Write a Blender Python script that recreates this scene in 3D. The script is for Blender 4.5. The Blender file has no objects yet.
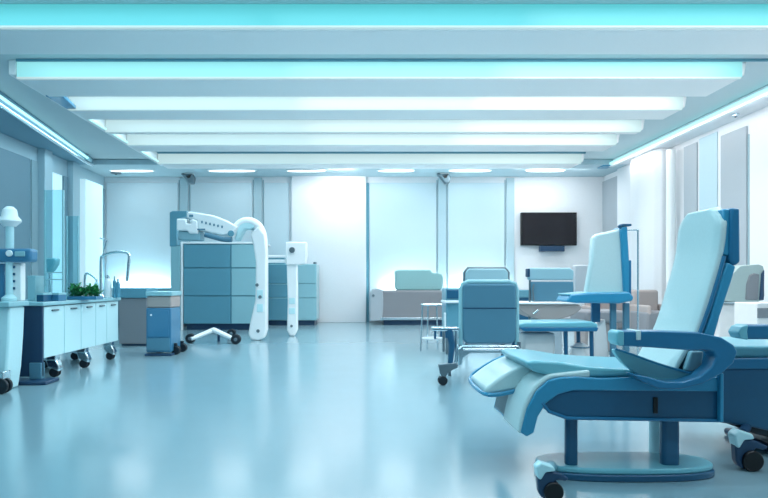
import bpy, bmesh, math, random
from mathutils import Vector, Matrix
random.seed(4)
sc = bpy.context.scene
COL = sc.collection
F, VX, VY, CH = 560.0, 356.0, 283.0, 1.0      # focal length in px, vanishing point, eye height

def X(px, d): return (px - VX) * d / F
def Z(py, d): return CH - (py - VY) * d / F
def P(px, py, d): return Vector((X(px, d), d, Z(py, d)))

# ---------------------------------------------------------------- materials
def lin(h):
    h = h.lstrip('#'); r = []
    for i in (0, 2, 4):
        c = int(h[i:i+2], 16) / 255
        r.append(c / 12.92 if c <= .04045 else ((c + .055) / 1.055) ** 2.4)
    return (*r, 1)

def mat(name, col, rough=.5, metal=0, emit=0, spec=.5, coat=0, trans=0, alpha=1, bump=0, bscale=60, vary=.04, ior=1.45):
    m = bpy.data.materials.new(name); m.use_nodes = True
    nt = m.node_tree; b = nt.nodes['Principled BSDF']
    c = lin(col)
    b.inputs['Roughness'].default_value = rough
    b.inputs['Metallic'].default_value = metal
    b.inputs['Specular IOR Level'].default_value = spec
    b.inputs['Coat Weight'].default_value = coat
    b.inputs['Coat Roughness'].default_value = .08
    b.inputs['Transmission Weight'].default_value = trans
    b.inputs['Alpha'].default_value = alpha
    b.inputs['IOR'].default_value = ior
    tc = nt.nodes.new('ShaderNodeTexCoord')
    no = nt.nodes.new('ShaderNodeTexNoise'); no.inputs['Scale'].default_value = bscale
    nt.links.new(tc.outputs['Object'], no.inputs['Vector'])
    mx = nt.nodes.new('ShaderNodeMix'); mx.data_type = 'RGBA'
    mx.inputs['A'].default_value = tuple(min(1, v * (1 - vary)) for v in c[:3]) + (1,)
    mx.inputs['B'].default_value = tuple(min(1, v * (1 + vary)) for v in c[:3]) + (1,)
    nt.links.new(no.outputs['Fac'], mx.inputs['Factor'])
    nt.links.new(mx.outputs['Result'], b.inputs['Base Color'])
    if bump:
        bp = nt.nodes.new('ShaderNodeBump'); bp.inputs['Strength'].default_value = bump
        bp.inputs['Distance'].default_value = .01
        nt.links.new(no.outputs['Fac'], bp.inputs['Height']); nt.links.new(bp.outputs['Normal'], b.inputs['Normal'])
    if emit and emit < .6:
        b.inputs['Emission Color'].default_value = c; b.inputs['Emission Strength'].default_value = emit
    elif emit:
        nt.links.remove(b.inputs['Base Color'].links[0]); b.inputs['Base Color'].default_value = (.25*c[0], .25*c[1], .25*c[2], 1)
        b.inputs['Emission Color'].default_value = c; b.inputs['Emission Strength'].default_value = emit
    return m

M = {
 'floor': mat('floor_vinyl', '#86a6b1', .17, spec=.9, bump=.01, bscale=3, vary=.03, ior=2.0),
 'ceil': mat('ceiling_paint', '#c6d5da', .7),
 'wall': mat('wall_paint_pale', '#e6eaee', .6),
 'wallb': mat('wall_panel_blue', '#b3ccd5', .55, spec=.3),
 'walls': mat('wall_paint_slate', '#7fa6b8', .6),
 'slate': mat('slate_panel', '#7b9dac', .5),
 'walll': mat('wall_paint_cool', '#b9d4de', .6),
 'frost': mat('frosted_glass_blue', '#bdd3dc', .45, emit=.12, spec=.4),  # faint even glow added to brighten the back wall panels
 'panelglow': mat('pale_panel_added_glow', '#d5eff5', .45, emit=.45, spec=.4),  # glow put into plain left wall pieces that are no lamps
 'greyp': mat('grey_panel', '#a9b4bc', .5),
 'groove': mat('groove_shadow_gap', '#9bb9c3', .6),
 'white': mat('white_enamel', '#eef4f6', .3, coat=.3),
 'beam': mat('beam_underside', '#f4f6f7', .5),
 'glowc': mat('glow_cyan', '#66d6de', .5, emit=.72),
 'glowm': mat('glow_aqua', '#98e6ea', .5, emit=.8),
 'gloww': mat('glow_white', '#d6f2f4', .5, emit=.6),
 'tube': mat('glow_tube', '#b4f2f4', .5, emit=1.2),
 'down': mat('downlight_white', '#f4ffff', .5, emit=2.0),
 'chrome': mat('chrome', '#d5e2e8', .18, metal=1),
 'steel': mat('brushed_steel', '#74858e', .4, metal=.8, bump=.03, bscale=200),
 'dark': mat('dark_rubber', '#12202a', .5),
 'black': mat('black_plastic', '#101014', .35),
 'screen': mat('screen_black', '#15121a', .25, bump=.01, vary=.3, bscale=140),
 'vinyl': mat('vinyl_light_cyan', '#c6dcde', .3, coat=.25, bump=.02, bscale=90),
 'vinylm': mat('vinyl_aqua', '#76bccb', .3, coat=.3),
 'blue': mat('plastic_blue', '#2f8fb6', .28, coat=.4),
 'blued': mat('plastic_deep_blue', '#1e7099', .3, coat=.35),
 'navy': mat('plastic_navy', '#1a587b', .35, coat=.25),
 'navyd': mat('plastic_dark_navy', '#1b3f5f', .4, coat=.2),
 'cab': mat('cabinet_teal', '#5f9aae', .3, coat=.3),
 'cabl': mat('cabinet_light_teal', '#93c3cd', .3, coat=.3),
 'cabs': mat('cabinet_slate', '#6f8e9c', .4),
 'cabw': mat('cabinet_white_cyan', '#c4eaf0', .3, coat=.2),
 'cabblue': mat('cabinet_blue', '#3b7ba0', .3, coat=.4),
 'steelblue': mat('upholstery_steel_blue', '#52839a', .45, bump=.03, bscale=120),
 'steelpale': mat('upholstery_pale_steel', '#8fb9c6', .45, bump=.03, bscale=120),
 'greyu': mat('upholstery_grey', '#85898f', .6, bump=.04, bscale=120),
 'greyc': mat('upholstery_grey_cyan', '#8fbdc0', .5, bump=.04, bscale=120),
 'taupe': mat('upholstery_taupe', '#a79e9c', .6, bump=.04, bscale=120),
 'sage': mat('upholstery_sage', '#a9bcbb', .5),
 'sheet': mat('white_sheet', '#e6e4e3', .7, bump=.1, bscale=12),
 'rubbergrey': mat('ribbed_grey', '#8a9aa2', .6, bump=.4, bscale=160),
 'leaf': mat('leaf_green', '#1f7a4a', .5, vary=.4, bscale=20),
 'leafl': mat('leaf_light', '#3fa05a', .5, vary=.4, bscale=20),
 'glass': mat('glass_cyan', '#bfeaf2', .05, trans=1, ior=1.1, vary=0),
 'bottle': mat('bottle_blue', '#6fb4cc', .15, trans=.5, vary=0),
}

# ---------------------------------------------------------------- mesh helpers
def box(bm, a, b):
    x0, x1 = sorted((a[0], b[0])); y0, y1 = sorted((a[1], b[1])); z0, z1 = sorted((a[2], b[2]))
    v = [bm.verts.new(p) for p in ((x0,y0,z0),(x1,y0,z0),(x1,y1,z0),(x0,y1,z0),(x0,y0,z1),(x1,y0,z1),(x1,y1,z1),(x0,y1,z1))]
    for f in ((0,3,2,1),(4,5,6,7),(0,1,5,4),(1,2,6,5),(2,3,7,6),(3,0,4,7)): bm.faces.new([v[i] for i in f])

def prism(bm, pts, u0, u1, axis='y', taper=None):
    """extrude a 2-D outline; axis y: pts are (x,z); axis x: pts are (y,z); axis z: pts are (x,y)"""
    def mk(p, u):
        return {'y': (p[0], u, p[1]), 'x': (u, p[0], p[1]), 'z': (p[0], p[1], u)}[axis]
    A = [bm.verts.new(mk(p, u0)) for p in pts]; B = [bm.verts.new(mk(p, u1)) for p in pts]
    n = len(pts)
    bm.faces.new(A); bm.faces.new(B[::-1])
    for i in range(n):
        j = (i + 1) % n; bm.faces.new([A[j], A[i], B[i], B[j]])

def smooth_pts(pts, n=5, closed=False):
    """Catmull-Rom through the points"""
    p = [Vector(q) for q in pts]; N = len(p); out = []
    rng = range(N if closed else N - 1)
    for i in rng:
        g = (lambda k: p[k % N]) if closed else (lambda k: p[max(0, min(N - 1, k))])
        a, b, c, d = g(i-1), g(i), g(i+1), g(i+2)
        for k in range(n):
            t = k / n
            out.append(.5 * ((2*b) + (c-a)*t + (2*a-5*b+4*c-d)*t*t + (3*b-a-3*c+d)*t**3))
    if not closed: out.append(p[-1])
    return out

def tube(bm, pts, r, seg=10, smooth=0, flat=1.0):
    pts = [Vector(p) for p in pts]
    if smooth: pts = smooth_pts(pts, smooth)
    rr = r if isinstance(r, (list, tuple)) else None
    rings = []; up = None
    for i, p in enumerate(pts):
        t = (pts[min(i+1, len(pts)-1)] - pts[max(i-1, 0)]).normalized()
        if up is None:
            up = Vector((0, 0, 1)) if abs(t.z) < .9 else Vector((0, 1, 0))
        s = t.cross(up).normalized(); up = s.cross(t).normalized()
        rad = r if rr is None else rr[0] + (rr[1] - rr[0]) * i / (len(pts) - 1)
        rings.append([bm.verts.new(p + rad * (math.cos(2*math.pi*k/seg) * s * flat + math.sin(2*math.pi*k/seg) * up)) for k in range(seg)])
    for a, b in zip(rings, rings[1:]):
        for k in range(seg):
            l = (k + 1) % seg; bm.faces.new([a[k], a[l], b[l], b[k]])
    bm.faces.new(rings[0][::-1]); bm.faces.new(rings[-1])

def cyl(bm, c, r, z0, z1, seg=20, r2=None):
    tube(bm, [(c[0], c[1], z0), (c[0], c[1], z1)], [r, r if r2 is None else r2], seg)

def lathe(bm, c, prof, seg=20):
    rings = [[bm.verts.new((c[0] + r*math.cos(2*math.pi*k/seg), c[1] + r*math.sin(2*math.pi*k/seg), c[2] + z)) for k in range(seg)] for r, z in prof]
    for a, b in zip(rings, rings[1:]):
        for k in range(seg):
            l = (k+1) % seg; bm.faces.new([a[k], a[l], b[l], b[k]])
    bm.faces.new(rings[0][::-1]); bm.faces.new(rings[-1])

def wheel(bm, c, r, w, axis='y', seg=18):
    d = {'y': Vector((0,1,0)), 'x': Vector((1,0,0))}[axis]; c = Vector(c)
    tube(bm, [c - d*w/2, c + d*w/2], r, seg)

def build(name, m, parent, fn, bevel=.006, seg=2, origin=None, kind=None, sub=0):
    bm = bmesh.new(); fn(bm)
    bmesh.ops.recalc_face_normals(bm, faces=bm.faces)
    if parent is not None:
        root = parent
        off = Vector((0, 0, 0))
        while root is not None:
            off += root.location; root = root.parent
        bmesh.ops.translate(bm, verts=bm.verts, vec=-off)
    elif origin is not None:
        bmesh.ops.translate(bm, verts=bm.verts, vec=-Vector(origin))
    me = bpy.data.meshes.new(name); bm.to_mesh(me); bm.free()
    for p in me.polygons: p.use_smooth = True
    me.materials.append(M[m])
    o = bpy.data.objects.new(name, me); COL.objects.link(o)
    if parent is not None: o.parent = parent
    elif origin is not None: o.location = origin
    if bevel:
        b = o.modifiers.new('bevel', 'BEVEL'); b.width = bevel; b.segments = seg; b.limit_method = 'ANGLE'; b.angle_limit = math.radians(35)
        b.harden_normals = False
    if sub:
        s = o.modifiers.new('sub', 'SUBSURF'); s.levels = sub; s.render_levels = sub
    try:
        me.set_sharp_from_angle(angle=math.radians(38))
    except Exception: pass
    if kind: o['kind'] = kind
    return o

def S(name, m, fn, bevel=0):
    return build(name, m, None, fn, bevel, kind='structure')

def thing(name, label, cat, loc, group=None):
    o = bpy.data.objects.new(name, None); COL.objects.link(o)
    o.empty_display_size = .1; o.location = loc
    o['label'] = label; o['category'] = cat
    if group: o['group'] = group
    return o

def tag(o, label, cat, group=None):
    o['label'] = label; o['category'] = cat
    if group: o['group'] = group
    return o

def dup(root, loc, label, group=None):
    r = root.copy(); COL.objects.link(r); r.location = loc; r['label'] = label
    if group: r['group'] = group
    for ch in list(root.children):
        c = ch.copy(); COL.objects.link(c); c.parent = r
        for g in list(ch.children):
            d = g.copy(); COL.objects.link(d); d.parent = c
    return r

def bx(a, b): return lambda bm: box(bm, a, b)

def caster(parent, x, y, r=.045, top=.12, toe=.03, name='caster', m='dark', fork='chrome'):
    """a castor wheel: black wheel with a bright fork; touches the floor at z=0"""
    w = build(name, m, parent, lambda bm: (wheel(bm, (x - .014 + toe, y, r), r, .018), wheel(bm, (x - .014 + toe, y + .03, r), r, .018)), .003)
    build('caster_fork', fork, w, lambda bm: (
        prism(bm, [(x-.03, top), (x+.03, top), (x+.035+toe*.6, r*1.5), (x+toe, r*.9), (x-.01+toe*.5, r*.9), (x-.03, r*1.8)], y-.002, y+.018),
        cyl(bm, (x, y+.008), .012, top-.01, top+.03, 10)), .004)
    return w

# ---------------------------------------------------------------- camera
cam = bpy.data.objects.new('camera', bpy.data.cameras.new('camera')); COL.objects.link(cam)
cam.location = (0, 0, CH); cam.rotation_euler = (math.radians(90), 0, 0)
cam.data.sensor_width = 36; cam.data.lens = F / 768 * 36
cam.data.shift_x = (384 - VX) / 768; cam.data.shift_y = (VY - 249) / 768
cam.data.clip_start = .05
sc.camera = cam

# ================================================================ SETTING
YB, XL, XR, HC = 14.36, -6.45, 6.35, 3.85
Y0 = -1.5
S('floor', 'floor', bx((XL-.2, Y0, -.1), (XR+.2, YB+.2, 0)))
S('ceiling', 'ceil', bx((XL-.2, Y0, HC), (XR+.2, YB+.2, HC+.1)))
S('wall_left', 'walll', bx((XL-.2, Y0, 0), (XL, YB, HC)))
S('wall_right', 'wall', bx((XR, Y0, 0), (XR+.2, YB, HC)))
S('wall_back', 'wall', bx((XL, YB, 0), (XR, YB+.2, HC)))

# bulkheads round the ceiling
HB = 3.72
def bl(bm):
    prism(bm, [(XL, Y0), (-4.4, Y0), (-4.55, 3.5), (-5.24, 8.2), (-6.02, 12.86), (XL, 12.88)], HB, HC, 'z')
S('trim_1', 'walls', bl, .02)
S('trim_2', 'wall', lambda bm: prism(bm, [(XR, Y0), (5.9, Y0), (5.9, 12.86), (XR, 12.88)], HB, HC, 'z'), .02)
S('trim_3', 'wallb', bx((XL, 12.88, HB), (XR, YB, HC)), .02)

# back wall: blue panels between grooves
n = 4; nw = 1
def back_panel(px0, px1, m, pytop=183, pybot=321, d=YB, t=.04):
    global n, nw
    if m == 'frost':
        S('glow_panel_%d' % nw, m, bx((X(px0, d), d - t, max(0, Z(pybot, d))), (X(px1, d), d, Z(pytop, d))), .008); nw += 1; return  # part of the panel's brightness is emission in its material
    S('trim_%d' % n, m, bx((X(px0, d), d - t, max(0, Z(pybot, d))), (X(px1, d), d, Z(pytop, d))), .008); n += 1
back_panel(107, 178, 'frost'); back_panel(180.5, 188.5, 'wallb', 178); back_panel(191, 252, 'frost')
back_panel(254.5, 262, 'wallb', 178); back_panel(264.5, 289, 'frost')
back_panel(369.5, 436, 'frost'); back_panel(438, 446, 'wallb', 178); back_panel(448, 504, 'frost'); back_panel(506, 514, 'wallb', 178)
# projecting white wall sections of the back wall
S('trim_%d' % n, 'wall', bx((X(292, YB), YB-.12, 0), (X(366, YB), YB, HB)), .01); n += 1
S('trim_%d' % n, 'cab', bx((X(366.2, YB), YB-.03, 0), (X(369, YB), YB, Z(183, YB)))); n += 1
for px in (179.3, 189.8, 253.3, 263.3, 437, 447, 505):
    S('trim_%d' % n, 'groove', bx((X(px-.5, YB), YB-.012, 0), (X(px+.5, YB), YB, Z(180, YB)))); n += 1
S('baseboard_back', 'greyp', bx((X(516, YB), YB-.02, 0), (XR, YB, .1)), .004)

# left wall: lintel, slate panels and light pilasters
def YL(px): return XL * F / (px - VX)
def YR(px): return XR * F / (px - VX)
def left_piece(p0, p1, m, z0, z1, t):
    global n, nw
    if m == 'panelglow':
        S('glow_panel_%d' % nw, m, bx((XL, YL(p0), z0), (XL + t, YL(p1), z1)), .01); nw += 1; return  # solid wall piece made to glow by its material, not an opening
    S('trim_%d' % n, m, bx((XL, YL(p0), z0), (XL + t, YL(p1), z1)), .01); n += 1
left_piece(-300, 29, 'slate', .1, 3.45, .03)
left_piece(30.5, 37, 'groove', 0, 3.45, .03)
left_piece(37, 45, 'walll', 0, HB, .16)
left_piece(46, 61, 'panelglow', .1, 3.35, .03)
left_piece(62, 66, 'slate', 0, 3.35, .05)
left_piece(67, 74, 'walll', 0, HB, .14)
left_piece(76, 94, 'panelglow', 0, 3.4, .22)
left_piece(96, 103, 'slate', 0, 3.4, .05)
# right wall: grey slots and white pilasters
def right_piece(p0, p1, m, z0, z1, t):
    global n
    S('trim_%d' % n, m, bx((XR, YR(p0), z0), (XR - t, YR(p1), z1)), .012); n += 1
right_piece(603, 620, 'greyp', .1, 3.6, .03)
right_piece(622, 638, 'wall', 0, HB, .12)
def rcol(bm):
    y0, y1 = YR(672), YR(641)
    pts = [(XR, y0), (XR-.2, y0), (XR-.3, y0+.12), (XR-.34, (y0+y1)/2), (XR-.3, y1-.12), (XR-.2, y1), (XR, y1)]
    prism(bm, pts, 0, HB, 'z')
S('trim_%d' % n, 'wall', rcol, .02); n += 1
S('trim_%d' % n, 'white', lambda bm: cyl(bm, (XR-.16, YR(679)), .085, 0, 3.62, 24), .01); n += 1
right_piece(685, 698, 'greyp', .1, 3.62, .03)
right_piece(700, 718, 'walll', 0, 3.66, .02)
right_piece(722, 748, 'greyp', .1, 3.55, .03)
right_piece(749.5, 751, 'groove', .1, 3.4, .035)
right_piece(753, 800, 'wall', 0, 3.6, .06)
S('baseboard_right', 'white', bx((XR-.02, Y0, 0), (XR, YB, .1)), .004)
S('baseboard_left', 'walls', bx((XL+.02, Y0, 0), (XL, YB, .1)), .004)

# ================================================================ CEILING LIGHT BEAMS
names = ['nearest', 'second nearest', 'third nearest', 'fourth', 'fifth', 'farthest']
beams = [(5.71, 6.38, 'glowc'), (7.13, 7.82, 'glowm'), (8.42, 8.92, 'gloww'), (9.65, 9.8, 'gloww'), (10.56, 11.08, 'gloww'), (12.2, 12.75, 'gloww')]
lab = ['nearest ceiling light beam, strongly cyan, running past both edges of the photo',
       'second ceiling light beam from the front, aqua glow above a dark upper lip',
       'third ceiling light beam from the front, first one with a pale white glow',
       'fourth ceiling light beam from the front, close in front of the fifth',
       'fifth ceiling light beam from the front, last but one before the back wall',
       'farthest and shortest looking ceiling light beam, next to the back downlights']
for i, (y0, y1, g) in enumerate(beams):
    xl, xr = -4.34, 5.0
    t = thing('ceiling_light_beam', lab[i], 'ceiling light', (.33, y0, HC), 'lit beams across the ceiling')
    def body(bm, y0=y0, y1=y1):
        prism(bm, [(xl, HC), (xl+.02, 3.62), (xl+.06, 3.6), (xr-.12, 3.6), (xr-.03, 3.66), (xr, HC)], y0+.03, y1, 'y')
    build('housing', 'beam', t, body, .012)
    build('light_panel', g, t, bx((xl+.02, y0, 3.625), (xr-.08, y0+.03, HC-.005)), .004)
    build('edge_trim', 'gloww', t, bx((xl+.02, y0-.012, 3.6), (xr-.1, y0+.03, 3.622)), .003)
    if i: build('upper_lip', 'cab', t, bx((xl+.02, y0-.02, HC-.035), (5.88 if i == 1 else xr, y0+.001, HC)), .002)
    # unseen lamps added in the slots are set up under LIGHTING
# beams over and behind the viewer carry on the row
for k, y0 in enumerate((4.25, 2.8, 1.35, -.1)):
    S('trim_%d' % n, 'beam', bx((-4.34, y0+.03, 3.6), (5.0, y0+.67, HC)), .012); n += 1
    S('trim_%d' % n, 'glowc', bx((-4.32, y0, 3.62), (4.9, y0+.03, HC-.005)), .004); n += 1
# side rail on the left ends
t = thing('ceiling_side_rail', 'slim pale rail joining the left ends of the ceiling light beams', 'ceiling rail', (-4.4, 7.2, HC))
build('rail', 'beam', t, bx((-4.44, 7.15, 3.66), (-4.34, 12.75, HC)), .01)
build('rail_light', 'tube', t, bx((-4.335, 7.9, 3.64), (-4.30, 12.2, 3.665)), .004)
build('bracket', 'blue', t, lambda bm: prism(bm, [(-4.34, 7.83), (-4.1, 7.83), (-4.2, 8.4), (-4.34, 8.4)], 3.61, 3.66, 'z'), .006)

# cove tubes
t = thing('cove_light', 'long cyan cove light tube along the left wall bulkhead', 'light strip', (-5.2, 8.2, HB))
build('diffuser', 'tube', t, lambda bm: tube(bm, [(-4.52, 4.0, HB+.03), (-5.24, 8.2, HB+.03), (-5.90, 12.3, HB+.03)], .026, 10), 0)
build('rail', 'chrome', t, lambda bm: tube(bm, [(-4.60, 4.0, HB-.03), (-5.32, 8.2, HB-.03), (-5.98, 12.3, HB-.03), (-6.02, 12.8, HB-.03)], .045, 12), 0)
build('end_cap', 'cabl', t, lambda bm: tube(bm, [(-5.90, 12.3, HB+.03), (-5.93, 12.5, HB+.03)], .05, 12), .005)
t = thing('cove_light', 'long white and cyan cove light strip along the right wall bulkhead', 'light strip', (5.88, 8.2, HB))
build('diffuser', 'tube', t, bx((5.83, 3.0, HB+.005), (5.9, 12.9, HB+.055)), .01)
build('rail', 'white', t, bx((5.86, 3.0, HB-.03), (5.97, 13.0, HB+.004)), .01)
build('end_cap', 'blue', t, bx((5.70, 12.9, HB-.02), (5.95, 13.25, HB+.05)), .015)
t = thing('wall_sensor', 'small chrome sensor on the underside of the right bulkhead', 'sensor', (6.1, 9.0, HB))
build('body', 'chrome', t, lambda bm: lathe(bm, (6.1, 9.0, HB-.05), [(.02, 0), (.05, .01), (.055, .05)]), .004)
build('lens', 'black', t, lambda bm: lathe(bm, (6.1, 9.0, HB-.058), [(.012, 0), (.02, .009)]), 0)

# downlights in the rear bulkhead
dl = [(132, 46, 'first flat downlight from the left on the rear bulkhead'), (232, 50, 'second flat downlight from the left, over the big teal cabinet'),
      (306, 40, 'third flat downlight from the left on the rear bulkhead'), (396, 38, 'fourth flat downlight from the left, over the grey recliner'),
      (470, 44, 'fifth flat downlight from the left, on the rear bulkhead'), (545, 40, 'sixth flat downlight, rightmost, over the television')]
for px, w, l in dl:
    y = 13.5; x = X(px, y); hw = w * y / F / 2
    t = thing('downlight', l, 'downlight', (x, y, HB), 'flat downlights on the rear bulkhead')
    def ell(a, b, z0, z1):
        return lambda bm: prism(bm, [(x + a*math.copysign(abs(math.cos(q))**.6, math.cos(q)), y + b*math.sin(q)) for q in [2*math.pi*k/32 for k in range(32)]], z0, z1, 'z')
    build('bezel', 'white', t, ell(hw, .13, HB-.02, HB), .004)
    build('diffuser', 'down', t, ell(hw*.92, .1, HB-.028, HB-.015), 0)
def spot(px, l):
    y = 13.9; x = X(px, y)
    t = thing('spotlight', l, 'spotlight', (x, y, HB), 'metal spotlights below the rear bulkhead')
    def head(bm):
        pts = [(x-.19, HB-.02, ), (x+.1, HB-.02), (x+.16, HB-.1), (x+.13, HB-.26), (x+.02, HB-.27), (x-.06, HB-.16)]
        prism(bm, pts, y-.09, y+.09, 'y')
    build('head', 'steel', t, head, .03, 3)
    build('mount', 'white', t, bx((x-.1, y-.06, HB-.03), (x+.12, y+.06, HB)), .004)
    build('lens', 'black', t, lambda bm: prism(bm, [(x-.06, HB-.07), (x+.08, HB-.05), (x+.06, HB-.12), (x+.0, HB-.14)], y-.1, y-.085, 'y'), .004)
spot(189, 'metal spotlight above the teal cabinet on the left'); spot(444, 'metal spotlight above the rear grey recliner')
t = thing('ceiling_sensor', 'small dark sensor at the rear left corner of the bulkhead', 'sensor', (X(116, 13.8), 13.8, HB))
build('body', 'steel', t, lambda bm: lathe(bm, (X(116, 13.8), 13.8, HB-.04), [(.04, 0), (.12, .015), (.13, .04)]), .004)
build('lens', 'black', t, lambda bm: lathe(bm, (X(116, 13.8), 13.8, HB-.05), [(.02, 0), (.035, .012)]), 0)

# television
d = YB - .1
t = thing('television', 'wall mounted black television on the white part of the back wall', 'television', (X(548.5, d), d, Z(246, d)))
a, b = P(521, 212.5, d), P(576.5, 245.5, d)
build('frame', 'black', t, bx((a.x, d-.03, a.z), (b.x, YB-.03, b.z)), .01)
build('screen', 'screen', t, bx((a.x+.03, d-.036, a.z-.03), (b.x-.03, d-.03, b.z+.03)), 0)
a, b = P(540, 246, d), P(564, 251.5, d)
build('speaker_bar', 'navyd', t, bx((a.x, d-.05, a.z), (b.x, YB, b.z)), .008)
build('bracket', 'steel', t, bx((X(545, d), YB-.05, Z(240, d)), (X(552, d), YB, Z(230, d))), .003)

# ================================================================ BACK LEDGES
def ledge(px0, px1, pyt, d0, l, m='cabs', top='cab'):
    x0, x1 = X(px0, d0), X(px1, d0); z = Z(pyt, d0)
    t = thing('low_cabinet', l, 'cabinet', ((x0+x1)/2, d0, 0))
    build('carcass', m, t, bx((x0, d0+.02, 0), (x1, YB-.3, z-.18)), .01)
    build('top', top, t, bx((x0-.02, d0, z-.18), (x1+.02, YB-.3, z)), .012)
    nn = 4
    for k in range(nn):
        a = x0 + (x1-x0)*k/nn; b = x0 + (x1-x0)*(k+1)/nn
        dd = build('door', m, t, bx((a+.01, d0, .08), (b-.01, d0+.02, z-.2)), .004)
        build('handle', 'steel', dd, bx(((a+b)/2-.06, d0-.02, z-.27), ((a+b)/2+.06, d0, z-.25)), .003)
ledge(104, 172, 288, 13.4, 'long low cabinet with blue top along the back wall at left', 'cabs', 'cabl')
ledge(449, 532, 290, 13.2, 'long low cabinet with deep blue top under the back wall behind the chairs', 'navy', 'cab')

# ================================================================ BIG TEAL CABINET
D = 11.9
t = thing('storage_cabinet', 'large teal glossy cabinet of six drawer fronts behind the white arm', 'cabinet', (X(220, D), D, 0))
x0, x1 = X(183, D), X(262, D); zt, zb = Z(242, D), Z(324, D)
build('carcass', 'cab', t, bx((x0, D+.02, zb), (x1, D+.9, zt-.03)), .01)
build('plinth', 'navyd', t, bx((x0+.05, D+.08, 0), (x1-.05, D+.85, zb)), .01)
build('top', 'white', t, bx((x0-.02, D-.02, zt-.04), (x1+.04, D+.92, zt)), .01)
rows = [zb, Z(296, D), Z(268, D), zt-.045]; xs = [x0, X(231, D), x1]
for r in range(3):
    for c in range(2):
        build('drawer_front', 'cab' if c == 0 else 'cabl', t, bx((xs[c]+.012, D-.005, rows[r]+.012), (xs[c+1]-.012, D+.02, rows[r+1]-.012)), .006)
build('side_panel', 'cabl', t, bx((X(171, D), D-.02, Z(328, D)), (X(180.5, D), D+.9, Z(246, D))), .01)
build('side_post', 'cab', t, lambda bm: (prism(bm, [(X(p, D), Z(q, D)) for p, q in ((170, 246.5), (170, 212.5), (173, 211), (187, 211), (187, 217), (177, 219), (177, 246.5))], D-.03, D+.3)), .01)
build('edge_strip', 'white', t, bx((X(181, D), D-.03, 0), (X(183, D), D+.02, zt)), .004)
build('foot', 'navyd', t, lambda bm: [box(bm, (X(p, D), D+.02, 0), (X(p+3, D), D+.1, zb)) for p in (173, 256)], .004)

# rear teal cabinet
D = 13.2
t = thing('storage_cabinet', 'smaller grey teal cabinet against the back wall behind the thin white stand', 'cabinet', (X(292, D), D, 0))
x0, x1 = X(263, D), X(316.5, D); zt = Z(264, D); zb = Z(320.5, D)
build('carcass', 'cabl', t, bx((x0, D+.02, zb), (x1, YB-.15, zt)), .01)
build('plinth', 'navyd', t, bx((x0+.05, D+.08, 0), (x1-.05, YB-.2, zb)), .01)
rows = [zb, Z(298, D), Z(284, D), zt]; xs = [x0, X(297, D), x1]
for r in range(3):
    for c in range(2):
        build('drawer_front', 'cab' if c == 0 else 'cabl', t, bx((xs[c]+.01, D, rows[r]+.012), (xs[c+1]-.01, D+.02, rows[r+1]-.012)), .006)
build('upper_box', 'cab', t, bx((x0, D+.1, zt), (X(284, D), YB-.2, Z(255, D))), .01)
build('corner_knob', 'steel', t, lambda bm: cyl(bm, (x1-.04, D+.05), .04, zt, zt+.05, 12), .01)

# white articulated arm unit
D = 9.7
t = thing('imaging_arm', 'white articulated medical arm on a tall rounded upright in front of the teal cabinet', 'medical arm', (X(256, D), D, 0))
def up(bm):
    a = [(248, 334), (250, 322), (255, 300), (255.5, 262), (253, 245), (250, 234), (258, 226), (265, 234), (266.5, 250), (266.5, 330), (264, 338), (258, 341.2), (251, 340)]
    prism(bm, [(X(p, D), max(.0, Z(q, D))) for p, q in a], D, D+.22, 'y')
build('upright', 'white', t, up, .03, 3)
def hood(bm):
    a = [(188, 211.5), (200, 213), (214, 215.5), (226, 220), (238, 227), (233, 234), (224, 236), (212, 233.5), (199, 230.5), (197, 221), (187, 218)]
    prism(bm, [(X(p, D), Z(q, D)) for p, q in a], D-.05, D+.3, 'y')
h = build('arm', 'white', t, hood, .03, 3)
def elbow(bm):
    tube(bm, [P(q[0], q[1], D+.1) for q in ((232, 236), (238, 226.5), (246, 222), (255, 224), (261, 232), (263, 245), (262, 256))], .085, 14, 6)
build('elbow_hose', 'white', t, elbow, 0)
build('elbow_cover', 'cabw', t, lambda bm: prism(bm, [(X(p, D), Z(q, D)) for p, q in ((239, 223), (243, 220), (251, 221.5), (256, 226), (250, 229), (244, 229), (238, 240), (234, 240))], D+.02, D+.26, 'y'), .02)
for k in range(6):
    p = 202 + k*4; q = 221.2 + k*.95
    build('button', 'steelblue', h, bx((X(p, D), D-.056, Z(q, D)), (X(p+1.6, D), D-.045, Z(q+2.4, D))), 0)
build('label_strip', 'steelblue', h, bx((X(190, D), D-.056, Z(215, D)), (X(194, D), D-.045, Z(217.2, D))), 0)
build('slot', 'steelblue', h, bx((X(198, D), D-.056, Z(229, D)), (X(206, D), D-.045, Z(230.3, D))), 0)
build('cable', 'steelblue', t, lambda bm: tube(bm, [P(q[0], q[1], D-.02) for q in ((205, 234.5), (214, 237), (224, 239.5), (232, 239.5))], .045, 10, 5), 0)
build('head', 'white', t, lambda bm: prism(bm, [(X(p, D), Z(q, D)) for p, q in ((177.5, 219), (187, 219), (188, 224), (192, 224), (192, 219), (198, 221), (199, 234), (190, 234), (188, 231), (177.5, 231))], D-.06, D+.3), .02)
build('head_housing', 'steelpale', t, bx(P(178, 231, D-.02), P(205, 241.3, D+.28)), .02)
build('joint', 'cab', t, lambda bm: tube(bm, [P(231, 233.5, D-.07), P(231, 233.5, D+.1)], .055, 16), .01)
for q in (290, 304): build('joint_plate', 'cabw', t, bx((X(257, D), D-.012, Z(q+8, D)), (X(263, D), D, Z(q, D))), .006)
for p, q in ((258, 331), (260, 297), (257, 285)): build('screw', 'steel', t, lambda bm: tube(bm, [P(p, q, D-.02), P(p, q, D)], .03, 12), .003)

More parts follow.
